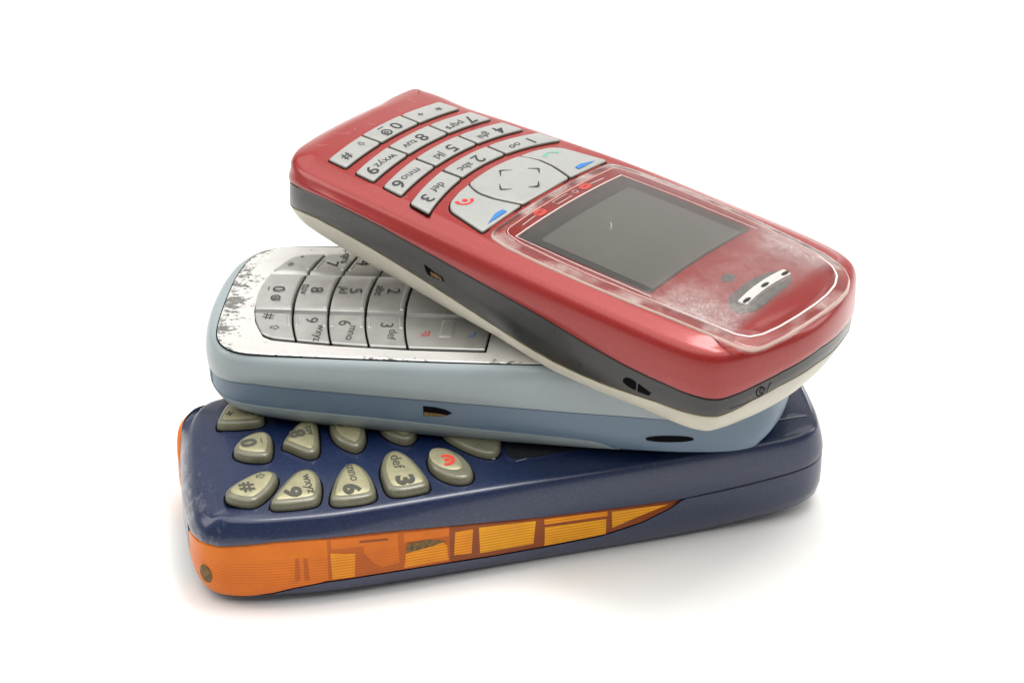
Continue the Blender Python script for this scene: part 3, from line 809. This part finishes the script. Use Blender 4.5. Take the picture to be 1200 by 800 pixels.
                for ix, iy, h in lay:
                    Q = inset_poly(P2, ix); Q[:, 1] = ym + (Q[:, 1] - ym) * (wy - iy) / wy
                    V += [(q[0], q[1], ZP + h) for q in Q]
                for kk in range(len(lay) - 1):
                    for i in range(n):
                        j = (i + 1) % n; F.append((kk * n + i, kk * n + j, (kk + 1) * n + j, (kk + 1) * n + i))
                base = (len(lay) - 1) * n; R = np.array(V[base:]); prev = base
                for s in (.66, .33):
                    st = len(V)
                    for q in R: V.append((cc[0] + (q[0] - cc[0]) * s, cc[1] + (q[1] - cc[1]) * s, ZP + 1.0 - .12 * (1 - s * s)))
                    for i in range(n):
                        j = (i + 1) % n; F.append((prev + i, prev + j, st + j, st + i))
                    prev = st
                V.append((cc[0], cc[1], ZP + .88)); e_ = len(V) - 1
                for i in range(n): F.append((prev + i, prev + (i + 1) % n, e_))
            nm = 'key' if r < 4 else 'soft_key'
            ko = build(nm, V, F, M['silver_key'], T, smooth=28)
            hz = ht + .09
            # raised rib along the edge towards the display (the shiny strips by the gaps)
            if r < 4:
                yy = np.linspace(y0 + (1.2 if c == 1 else .1), y1 - (1.2 if c == 1 else .1), 8) if c == 1 else np.linspace(6.6 if c == 0 else 9.2, 10.6 if c == 0 else 13, 6) * (-1 if c == 0 else 1)
                for side_ in ((1,) if c == 1 else (1, 0)):
                    if side_ == 0 and r == 0: continue
                    fx = (lambda t: hi(t) - .55) if side_ else (lambda t: lo(t) + .55)
                    cen = [(fx(t), t) for t in yy]
                    rb = np.array([(px - .38, py) for px, py in cen] + [(px + .38, py) for px, py in cen[::-1]])
                    if area2(rb) < 0: rb = rb[::-1]
                    V, F = slab(rb, lambda a_, b_: ZP, [(0, ht - .3), (.05, ht + .04), (.2, ht + .17)])
                    build('key_rib', V, F, M['silver_key'], ko, smooth=25)
            if (r, c) in legends:
                body_, cpos = legends[(r, c)]
                word('lettering', body_, cpos, 2.5 if body_ not in '#*' else 2.2, zf, hz, M['ink'], ko, .0, 1.15)
                if (r, c) in sub: word('lettering', sub[(r, c)][0], sub[(r, c)][1], 1.75, zf, hz, M['ink'], ko, .0, 1.15)
                if (r, c) == (0, 0): printed('lettering', place2(shift_arrow(), (10.7, -11.5), 1.6), zf, hz, M['ink'], ko)
                if (r, c) == (0, 1):
                    printed('lettering', place2(mail_icon(), (8.9, -1.7), 1.9), zf, hz, M['ink'], ko)
                    printed('lettering', place2(stroke([(-.5, 0), (.5, 0)], .2), (6.9, 1.6)), zf, hz, M['ink'], ko)
                if (r, c) == (0, 2): word('lettering', '+', (11.0, 13.9), 1.2, zf, hz, M['ink'], ko)
            if r == 4 and c == 0:
                v1 = join2(stroke([(-.75, -.75), (.75, -.75), (.75, .6)], .32), stroke([(-.55, -.1), (.15, -.1), (.15, .55)], .26))
                v1 = ([(u, -v) for u, v in v1[0]], v1[1])
                printed('hang_up_mark', place2(v1, (39.3, -12.0), 1.0), zf, hz, M['ink_red'], ko)
                v2 = stroke([(-.9, .55), (.6, .55), (.6, -.6)], .3); v2 = ([(u, v) for u, v in v2[0]], v2[1])
                printed('select_mark', place2(v2, (48.0, -12.0), 1.0), zf, hz, M['ink_blue'], ko)
                nb = round_poly([(42.0, -13.3), (44.6, -13.3), (44.5, -7.4), (41.9, -7.4)], .3, 3)
                V, F = slab(nb, zf, [(0, .3), (0, ht + .12), (.2, ht + .2)]); build('key_rib', V, F, M['silver_key'], ko, smooth=25)
    # hidden mostly: the display window of this phone
    wv = round_poly([(56, -14), (90, -14), (90, 14), (56, 14)], 2, 5, 4)
    V, F = slab(wv, zf, [(0, 0), (0, .2), (.15, .25)]); build('display_window', V, F, M['black_glass'], T)
    return T
pale_phone()

# ================================================================== red phone (top of the stack)
def red_phone():
    R = [[.7914014, .6086603, .0567136], [-.6108838, .7908655, .0367786], [-.0224672, -.0637521, .9977128]]
    T = thing('mobile_phone', 'red phone with grey keys and scuffed display lens, lying aslant on the pale blue phone', 'mobile phone', R, (-32.9904, 35.3479, 56.0653), GROUP)
    half = [(-.5, 0), (-.4, 6), (.1, 11.5), (1.0, 16), (2.9, 19.2), (6, 21.0), (14, 22.2), (26, 23.1), (40, 24.1), (55, 25.1), (70, 25.7), (85, 25.9), (95, 25.6),
            (101, 24.7), (104.6, 22.9), (107, 19.5), (109.3, 14), (111.2, 7), (111.9, 0)]
    far = [(-.5, 0), (-.4, 6), (-.1, 12), (.1, 17), (.7, 20.4), (2.4, 22.1), (7, 22.7)] + half[6:]
    P = mirror_outline(half, 300, far); Nn = normals(P); x, yv = P[:, 0], P[:, 1]; ay = abs(yv)
    endL = sstep(-Nn[:, 0], .5, .95); endR = sstep(Nn[:, 0], .6, .97)
    def blend(xs, zs, lz, rys, rzs):
        f = np.interp(x, xs, zs); return f * (1 - endL - endR) + endL * lz + endR * np.interp(ay, rys, rzs)
    seam = blend([2, 7, 16, 29, 45, 60, 70, 78, 87, 96, 104], [-7.0, -6.3, -5.6, -5.7, -6.5, -7.4, -8.3, -9.4, -10.4, -10.9, -11.6], -7.3, [0, 10, 16, 22], [-8.1, -9.1, -10.2, -11.6])
    low = blend([3, 8, 12, 18, 27, 32, 39.5, 50, 58.6, 64.7, 71.5, 78, 84, 94, 104], [-12.2, -11.2, -10.9, -10.9, -11.4, -11.8, -12.5, -13.7, -14.8, -15.7, -16.35, -16.45, -16.2, -15.3, -15.3], -12.2, [0, 10, 16, 22], [-11.4, -12.2, -13.4, -15.3])
    botf = lambda a: np.interp(a, [0, 6, 14, 22, 31, 45, 57, 70, 80, 90, 102, 110], [-15.5, -16.0, -16.6, -17.0, -17.4, -18.4, -19.0, -20.5, -20.4, -19.9, -20.3, -19.5])
    rise = lambda b: 3.0 * sstep(b, -14, 20)
    bot = blend([0, 6, 14, 22, 31, 45, 57, 70, 80, 90, 102], [-15.5, -16.0, -16.6, -17.0, -17.4, -18.4, -19.0, -20.5, -20.4, -19.9, -20.3], -15.6, [0, 10, 16, 22], [-18.2, -18.8, -19.4, -20.2]) + .8 * rise(yv)
    top = lambda a, b: -.00279 * b * b - .75 * ((a - 57) / 57) ** 2
    lng = -.75 * ((x - 57) / 57) ** 2
    tv = lambda ins: np.array([top(a, b) for a, b in (P - Nn * ins)])
    rings = [ring(P, Nn, .9, seam), ring(P, Nn, .08, seam), ring(P, Nn, .0, seam + .25)]
    zs = -4.4 + .5 * lng
    for t in (.3, .65, 1): rings.append(ring(P, Nn, .45 * t * t, seam + .25 + (zs - seam - .25) * t))
    e2 = sstep(-Nn[:, 0], .1, 1.0)
    up = np.maximum(.75 * sstep(yv, 6, 14) * sstep(x, 80, 45), .5 * e2)
    ti = 1 - .45 * e2
    rings += [ring(P, Nn, ti * .7, -3.55 + .8 * lng + up), ring(P, Nn, ti * 1.1, -2.9 + .9 * lng + up), ring(P, Nn, ti * 1.6, -2.42 + lng + up), ring(P, Nn, ti * 2.3, -2.1 + lng + up), ring(P, Nn, ti * 3.2, -1.85 + lng + up), ring(P, Nn, 4.2, np.minimum(tv(4.2) + 0.0, -1.25 + up)), ring(P, Nn, 5.4, tv(5.4))]
    V, F = loft(rings, cap_top=top); build('front_shell', V, F, M['red'], T)
    rs = [ring(P, Nn, 1.2, low), ring(P, Nn, .42, low), ring(P, Nn, .32, low + .2), ring(P, Nn, .26, (low + seam) / 2), ring(P, Nn, .22, seam - .5), ring(P, Nn, .36, seam - .3), ring(P, Nn, 1.2, seam - .28)]
    V, F = loft(rs); build('middle_band', V, F, M['band'], T)
    V, F = loft([ring(P, Nn, 1.2, low - .3), ring(P, Nn, .42, low - .3), ring(P, Nn, .42, low - .02), ring(P, Nn, 1.2, low)]); build('gasket', V, F, M['grime'], T)
    rs = [ring(P, Nn, 8.0, bot - .1), ring(P, Nn, 4.6 + 2 * endL, bot - .05), ring(P, Nn, 3.0 + 1.8 * endL, bot + .15)]
    for t in (.12, .3, .55, .8, .95): rs.append(ring(P, Nn, .55 + (2.1 + 1.8 * endL) * (1 - t) ** 1.7, bot + .3 + (low - .25 - bot - .3) * t))
    rs += [ring(P, Nn, .6, low - .25), ring(P, Nn, 1.2, low - .22)]
    V, F = loft(rs, cap_bot=lambda a, b: float(botf(a) + .8 * rise(b)) * (1 if a < 96 else 1) + .1); build('back_cover', V, F, M['cream'], T)
    V, F = loft([ring(P, Nn, 1.15, low - .5), ring(P, Nn, 1.15, seam + .5)]); build('inner_frame', V, F, M['black'], T)
    # slots in the band
    V, F = side_patch(P, Nn, dense([(40.3, -9.3), (40.9, -10.6), (41.6, -11.0), (45.2, -10.75), (44.6, -10.1), (43, -10.0), (41.9, -9.7)], 1), -.12); build('strap_slot', V, F, M['black'], T, smooth=0)
    V, F = side_patch(P, Nn, dense([(42.0, -10.0), (42.3, -10.7), (45.0, -10.7), (44.5, -10.15), (43, -10.02)], 1), -.06); build('slot_debris', V, F, M['brown_dirt'], T, smooth=0)
    e1 = [(87.3, -14.0), (87.3, -13.5), (87.8, -13.0), (88.6, -12.85), (89.6, -13.0), (90.0, -13.3), (90.0, -14.7), (89.2, -14.65), (88, -14.4)]
    V, F = side_patch(P, Nn, dense(e1, 1), -.12); build('strap_slot', V, F, M['black'], T, smooth=0)
    V, F = side_patch(P, Nn, dense([(90.5, -13.2), (93.2, -14.15), (92.9, -14.65), (90.5, -14.75)], 1), -.12); build('strap_slot', V, F, M['black'], T, smooth=0)
    # scribble scratched on the band at the top end
    def on_end(pts, off=-.16):
        """(y, z) points on the right end wall"""
        ids = [i for i in range(300) if Nn[i, 0] > .3]; ids.sort(key=lambda i: yv[i]); Y = yv[ids]
        return [(np.interp(a, Y, x[ids]) + off * -1 * 0 + np.interp(a, Y, Nn[ids, 0]) * off, a + np.interp(a, Y, Nn[ids, 1]) * off, z) for a, z in pts]
    sc = join2(stroke(arc((-14.6, -12.05), .75, 0, 330, 16, .95), .16), stroke(arc((-14.3, -12.0), .35, 40, 330, 12, .6), .14), stroke([(-13.9, -12.6), (-13.6, -11.6), (-13.2, -12.7), (-12.6, -10.9), (-12.3, -11.0)], .17))
    build('scribble', on_end(sc[0], -.19), sc[1], M['black'], T, smooth=0)
    ln = stroke([(-20.2, -14.15), (-17, -13.6), (-13.5, -12.95)], .1); build('scribble', on_end(ln[0], -.2), ln[1], M['black'], T, smooth=0)

    # ---- keys
    rowsR = [((9.65, .0041), (14.3, .0035)), ((16.4, .0053), (21.2, .0046)), ((23.3, .0063), (28.0, .0058)), ((30.0, .0081), (34.5, .0085))]
    cols = [((-16.75, -17.1), (-6.2, -6.05)), ((-5.55, -5.5), (5.55, 5.5)), ((6.2, 6.05), (16.75, 17.1))]
    grow = [0, .65, 1.35, 2.9]
    txt = [[('#', (13.0, -14.1), 2.0, None, None), ('0', (12.4, 1.3), 2.5, None, None), ('*', (13.2, 13.4), 2.0, '+', (12.5, 8.7))],
           [('9', (20.2, -15.3), 2.6, 'wxyz', (19.5, -10.9)), ('8', (19.2, .8), 2.6, 'tuv', (19.2, -2.8)), ('7', (20.6, 13.9), 2.6, 'pqrs', (19.9, 9.7))],
           [('6', (27.4, -16.1), 2.6, 'mno', (26.7, -11.9)), ('5', (26.3, 1.1), 2.6, 'jkl', (26.3, -2.8)), ('4', (27.6, 14.4), 2.6, 'ghi', (27.0, 10.1))],
           [('3', (34.8, -16.8), 2.6, 'def', (33.9, -12.5)), ('2', (32.8, 1.0), 2.6, 'abc', (33.1, -3.1)), ('1', (34.8, 15.0), 2.4, 'oo', (34.0, 10.8))]]
    KH = .6
    def key_obj(P2, name='key'):
        V, F = sheet(inset_poly(P2, -.28), top, .035); build('key_well', V, F, M['black'], T, smooth=0)
        V, F = slab(P2, top, [(0, -.3), (0, KH - .3), (.05, KH - .14), (.16, KH - .03), (.32, KH)], .08)
        n = len(P2); fm = [1] * n + [0] * (len(F) - n)
        return build(name, V, F, [M['key_white'], M['key_edge']], T, smooth=40, fm=fm)
    ZK = KH + .11
    for r, (lo, hi) in enumerate(rowsR):
        for c in range(3):
            (a0, a1), (b0, b1) = cols[c]
            s0 = -grow[r] if c == 0 else 0; s1 = grow[r] if c == 2 else 0
            k_in = 1 + .055 * r
            a0, a1 = (a0 + s0, a1 + s0 * 1.1) if c == 0 else (a0 * k_in, a1 * k_in)
            b0, b1 = (b0 + s1, b1 + s1 * 1.1) if c == 2 else (b0 * k_in, b1 * k_in)
            pts = [(lo[0] + lo[1] * t * t, t) for t in np.linspace(a0, b0, 8)] + [(hi[0] + hi[1] * t * t, t) for t in np.linspace(b1, a1, 8)]
            k = key_obj(round_poly(pts, .35, 3))
            b, pos, sz, w2, p2 = txt[r][c]
            word('lettering', b, pos, sz * (1.06 if b not in '#*' else 1.1), top, ZK, M['ink'], k, .012, 1.2)
            if w2: word('lettering', w2, p2, 1.8, top, ZK, M['ink'], k, .004, 1.12)
            if (r, c) == (0, 0): printed('lettering', place2(shift_arrow(), (12.1, -8.8), 1.35), top, ZK, M['ink'], k)
            if (r, c) == (0, 1):
                printed('lettering', place2(mail_icon(), (12.8, -2.0), 2.3), top, ZK, M['ink'], k)
                printed('lettering', place2(stroke([(-.9, 0), (.9, 0)], .24), (10.8, -1.6)), top, ZK, M['ink'], k)
    soft = [(37.5, 8.0), (37.9, 11.5), (39.0, 15.4), (40.6, 17.2), (49.8, 19.3), (49.7, 7.75), (47.4, 8.5), (44.4, 9.4), (41.2, 9.6), (39, 8.8)]
    for sg in (-1, 1):
        P2 = round_poly([(a, sg * b) for a, b in soft], [.4, .8, 1, 1, .5, .3, .8, 1, 1, .5] if sg == 1 else [.4, .8, 1, 1, .5, .3, .8, 1, 1, .5], 4)
        k = key_obj(P2, 'soft_key')
        if sg == -1:
            g = join2(stroke(arc((0, -.3), 1.5, -35, 150, 14), [.75] * 3 + [.5] * 8 + [.75] * 3), stroke(arc((0, -.1), .3, 0, 360, 10), .6))
            g = ([(u, v) for u, v in g[0]], g[1])
            printed('hang_up_mark', place2(g, (40.9, -13.2), 1.0), top, ZK, M['ink_red'], k)
        else:
            printed('call_mark', place2(stroke(arc((0, 1.6), 2.0, 200, 320, 12), [.95, .9, .6, .45, .4, .4, .4, .4, .45, .6, .9, .95]), (40.9, 12.6), 1.0), top, ZK, M['ink_green'], k)
        tri = [(49.1, sg * 16.9), (48.0, sg * 13.4), (48.1, sg * 11.4), (49.2, sg * 11.3)] if sg == -1 else [(48.7, 17.0), (47.7, 13.4), (47.9, 11.5), (48.9, 11.4)]
        printed('select_mark', poly_fill(tri), top, ZK, M['ink_blue'], k)
    nav = [(36.75 + .011 * t * t, t) for t in np.linspace(-7.5, 7.5, 9)] + [(38.6, 8.25), (41, 8.95), (44.4, 8.75), (47.4, 7.85), (49.7, 7.1), (49.7, -7.1), (47.4, -7.85), (44.4, -8.75), (41, -8.95), (38.6, -8.25)]
    k = key_obj(round_poly(nav, .5, 3), 'navigation_key')
    for tip, a, b in (((38.8, 0), (40.3, 1.75), (40.3, -1.75)), ((43.5, 5.8), (42.0, 4.3), (44.9, 4.3)), ((43.5, -5.8), (42.0, -4.3), (44.9, -4.3)), ((47.9, 0), (46.7, -1.6), (46.7, 1.6))):
        printed('arrow_mark', join2(stroke([a, tip], [.1, .5]), stroke([b, tip], [.1, .5])), top, ZK, M['ink'], k)

    # ---- display and lens
    dsp = round_poly([(55.4, -15.9), (84.6, -16.5), (86.4, 14.6), (55.6, 16.8)], .5, 3, 3)
    dsp = round_poly([(55.6, -16.2), (85.2, -16.3), (85.2, 16.3), (55.6, 16.4)], .5, 3, 3)
    V, F = sheet(resample(dsp, 160), top, .1, 14); build('display', V, F, M['display'], T, smooth=0)
    V, F = sheet(resample(round_poly([(59.6, -14.6), (84.9, -14.9), (84.9, 13.4), (59.6, 13.2)], .4, 3, 3), 160), top, .17, 14); build('display_screen', V, F, M['display_in'], T, smooth=0)
    fr_ = [(55.2, -16.5), (55.2, 16.6)]
    printed('display_line', stroke([(55.3, t) for t in np.linspace(-16.5, 16.6, 30)], .34), top, .16, M['white_print'], T)
    for sg in (-1, 1):
        printed('display_line', stroke([(t, (16.5 + .5 * min(1, (t - 55) / 15)) * sg) for t in np.linspace(55.3, 86, 20)], .2), top, .16, M['white_print'], T)
    # moulded marks in the strip below the display
    for sg in (-1, 1):
        printed('moulded_mark', stroke(arc((53.6, 7.0 * sg), .62, 0, 360, 12, 1.1), .9), top, .16, M['ink_bright_red'], T)
        printed('moulded_mark', stroke([(53.7, 8.6 * sg), (53.9, 12.6 * sg)], .28), top, .17, M['pale_pink'], T)
    printed('moulded_mark', stroke([(53.0, -2.4), (54.2, -2.4), (54.2, 2.0), (53.0, 2.0), (53.0, -2.4)], .24), top, .16, M['pale_pink'], T)
    printed('moulded_mark', stroke(arc((53.6, 3.9), .5, 0, 360, 12, .6), .2), top, .16, M['pale_pink'], T)
    # sensor dot, earpiece
    printed('sensor_dot', poly_fill(arc((92.8, -2.8), 1.15, 0, 350, 20, 1.6)), top, .1, M['mesh_grey'], T)
    ov = catmull([(97.2, -9.2), (96.3, -4), (96.5, 1.5), (97.8, 5.6), (100, 6.4), (101.9, 3.6), (102.4, -2), (102.6, -8.6), (100.4, -11.4)], 40)
    if area2(ov) < 0: ov = ov[::-1]
    V, F = sheet(ov, top, .09, 6); build('earpiece_print', V, F, M['mesh_grey'], T, smooth=0)
    LH = .95
    bar = [(100.2 - .011 * t * t * 0 + .006 * t * t, t) for t in np.linspace(-9.6, 5.4, 14)]
    # slot rises through the lens
    rib = stroke([(99.6 + .010 * (t + 1.5) ** 2, t) for t in np.linspace(-9.5, 5.4, 16)], 1.9)
    O = np.array(rib[0][:16] + rib[0][16:][::-1])
    if area2(O) < 0: O = O[::-1]
    O = round_poly(O, .6, 3)
    V, F = slab(O, top, [(0, 0), (0, LH + .05), (.12, LH + .2), (.3, LH + .24)], .03); ear = build('earpiece_slot', V, F, M['ear_white'], T)
    for t in (-8.4, -1.9, 4.2):
        cx = 100.0 + .010 * (t + 1.5) ** 2
        printed('sound_hole', poly_fill(arc((cx, t), .42, 0, 345, 16, 1.15)), top, LH + .3, M['sound_hole'], ear)
    # lens: flat top with a rolled edge; the rim is a separate milky ring
    lh = [(51.1, 0), (51.1, 10), (51.1, 18.6), (51.9, 19.6), (56, 20.5), (65, 21.0), (74, 21.1), (84, 20.9), (94, 20.4), (103.5, 20.1), (106.6, 20.0), (109.0, 19.0), (110.3, 16.6), (111.2, 12), (111.7, 6), (111.8, 0)]
    low_ = [(a, -b) for a, b in lh]; up_ = [(111.5, 5), (110.6, 9.5), (109, 12.8), (106.3, 15.3), (101, 17.6), (93.5, 19.0), (84, 20.2), (74, 20.9), (65, 21.0), (56, 20.5), (51.9, 19.6), (51.1, 18.6), (51.1, 10)]
    LO = resample(round_poly(low_ + up_, .5, 3), 220)
    lz = lambda a, b: top(a, b) - .55 * float(sstep(abs(b), 15, 21)) * 1.0 - .9 * float(sstep(a, 105, 112.5))
    def lens_in(d):
        cx = 81.5; return np.c_[cx + (LO[:, 0] - cx) * (1 - d / 30.5), LO[:, 1] * (1 - d / 20.5)]
    # rim ring (outer wall, rounded shoulder, inner land)
    lay = [(0.0, .0), (.0, .45), (.1, .72), (.3, .92), (.8, LH), (2.0, LH)]
    n = len(LO); V = []; F = []
    for ins, h in lay:
        Q = lens_in(ins) if ins else LO
        V += [(q[0], q[1], lz(q[0], q[1]) + h) for q in Q]
    for kk in range(len(lay) - 1):
        for i in range(n):
            j = (i + 1) % n; F.append((kk * n + i, kk * n + j, (kk + 1) * n + j, (kk + 1) * n + i))
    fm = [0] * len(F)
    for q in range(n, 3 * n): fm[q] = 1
    build('lens_rim', V, F, [M['lens_edge'], M['lens_glint']], T, smooth=50, fm=fm)
    Q = lens_in(2.0)
    V, F = slab(Q, lz, [(0, LH), (.3, LH + .01)], 0.0, 12); build('display_lens', V, F, M['lens'], T, smooth=60)
    # highlight on the lens's inner edge, painted as a white line at the earpiece end
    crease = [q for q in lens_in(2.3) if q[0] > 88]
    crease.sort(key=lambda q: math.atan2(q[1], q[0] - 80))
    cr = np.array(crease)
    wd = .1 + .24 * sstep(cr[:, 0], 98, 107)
    printed('lens_highlight', stroke(cr, wd), lz, LH + .05, M['white_print'], T)
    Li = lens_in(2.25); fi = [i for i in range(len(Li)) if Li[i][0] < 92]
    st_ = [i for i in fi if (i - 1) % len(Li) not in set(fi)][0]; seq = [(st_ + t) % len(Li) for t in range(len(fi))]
    printed('lens_highlight', stroke(Li[seq], .14), lz, LH + .05, M['pale_pink'], T)  # pale line painting the edge highlight round the rest of the lens
    # scratches in the lacquer and on the lens
    zside = lambda a, b: -1.45 + .0
    printed('scratch', stroke([(66.4, -2.4), (67.2, -3.4), (68.0, -4.6)], .055), lz, LH + .04, M['white_print'], T)
    rng = random.Random(3)
    for _ in range(9):
        a, b = rng.uniform(4, 48), rng.choice([-1, 1]) * rng.uniform(17.5, 19.0) if rng.random() < .5 else rng.uniform(-17, 17)
        if a > 8.5 and abs(b) < 17.4: a = rng.uniform(4.5, 8.2)
        an = rng.uniform(0, 3.14); ll = rng.uniform(.6, 2.2)
        printed('scratch', stroke([(a, b), (a + ll * .5 * math.cos(an), b + ll * .5 * math.sin(an)), (a + ll * math.cos(an + .12), b + ll * math.sin(an + .12))], .06), top, .03, M['scratch'], T)
    sl = stroke([(39.5, -19.6), (42, -20.2), (46, -21.0)], .16)
    build('scratch', [(a, b, -1.62 - .75 * ((a - 57) / 57) ** 2 - .25 * (abs(b) - 19.6) + .06) for a, b in sl[0]], sl[1], M['scratch'], T, smooth=0)
    return T
red_phone()
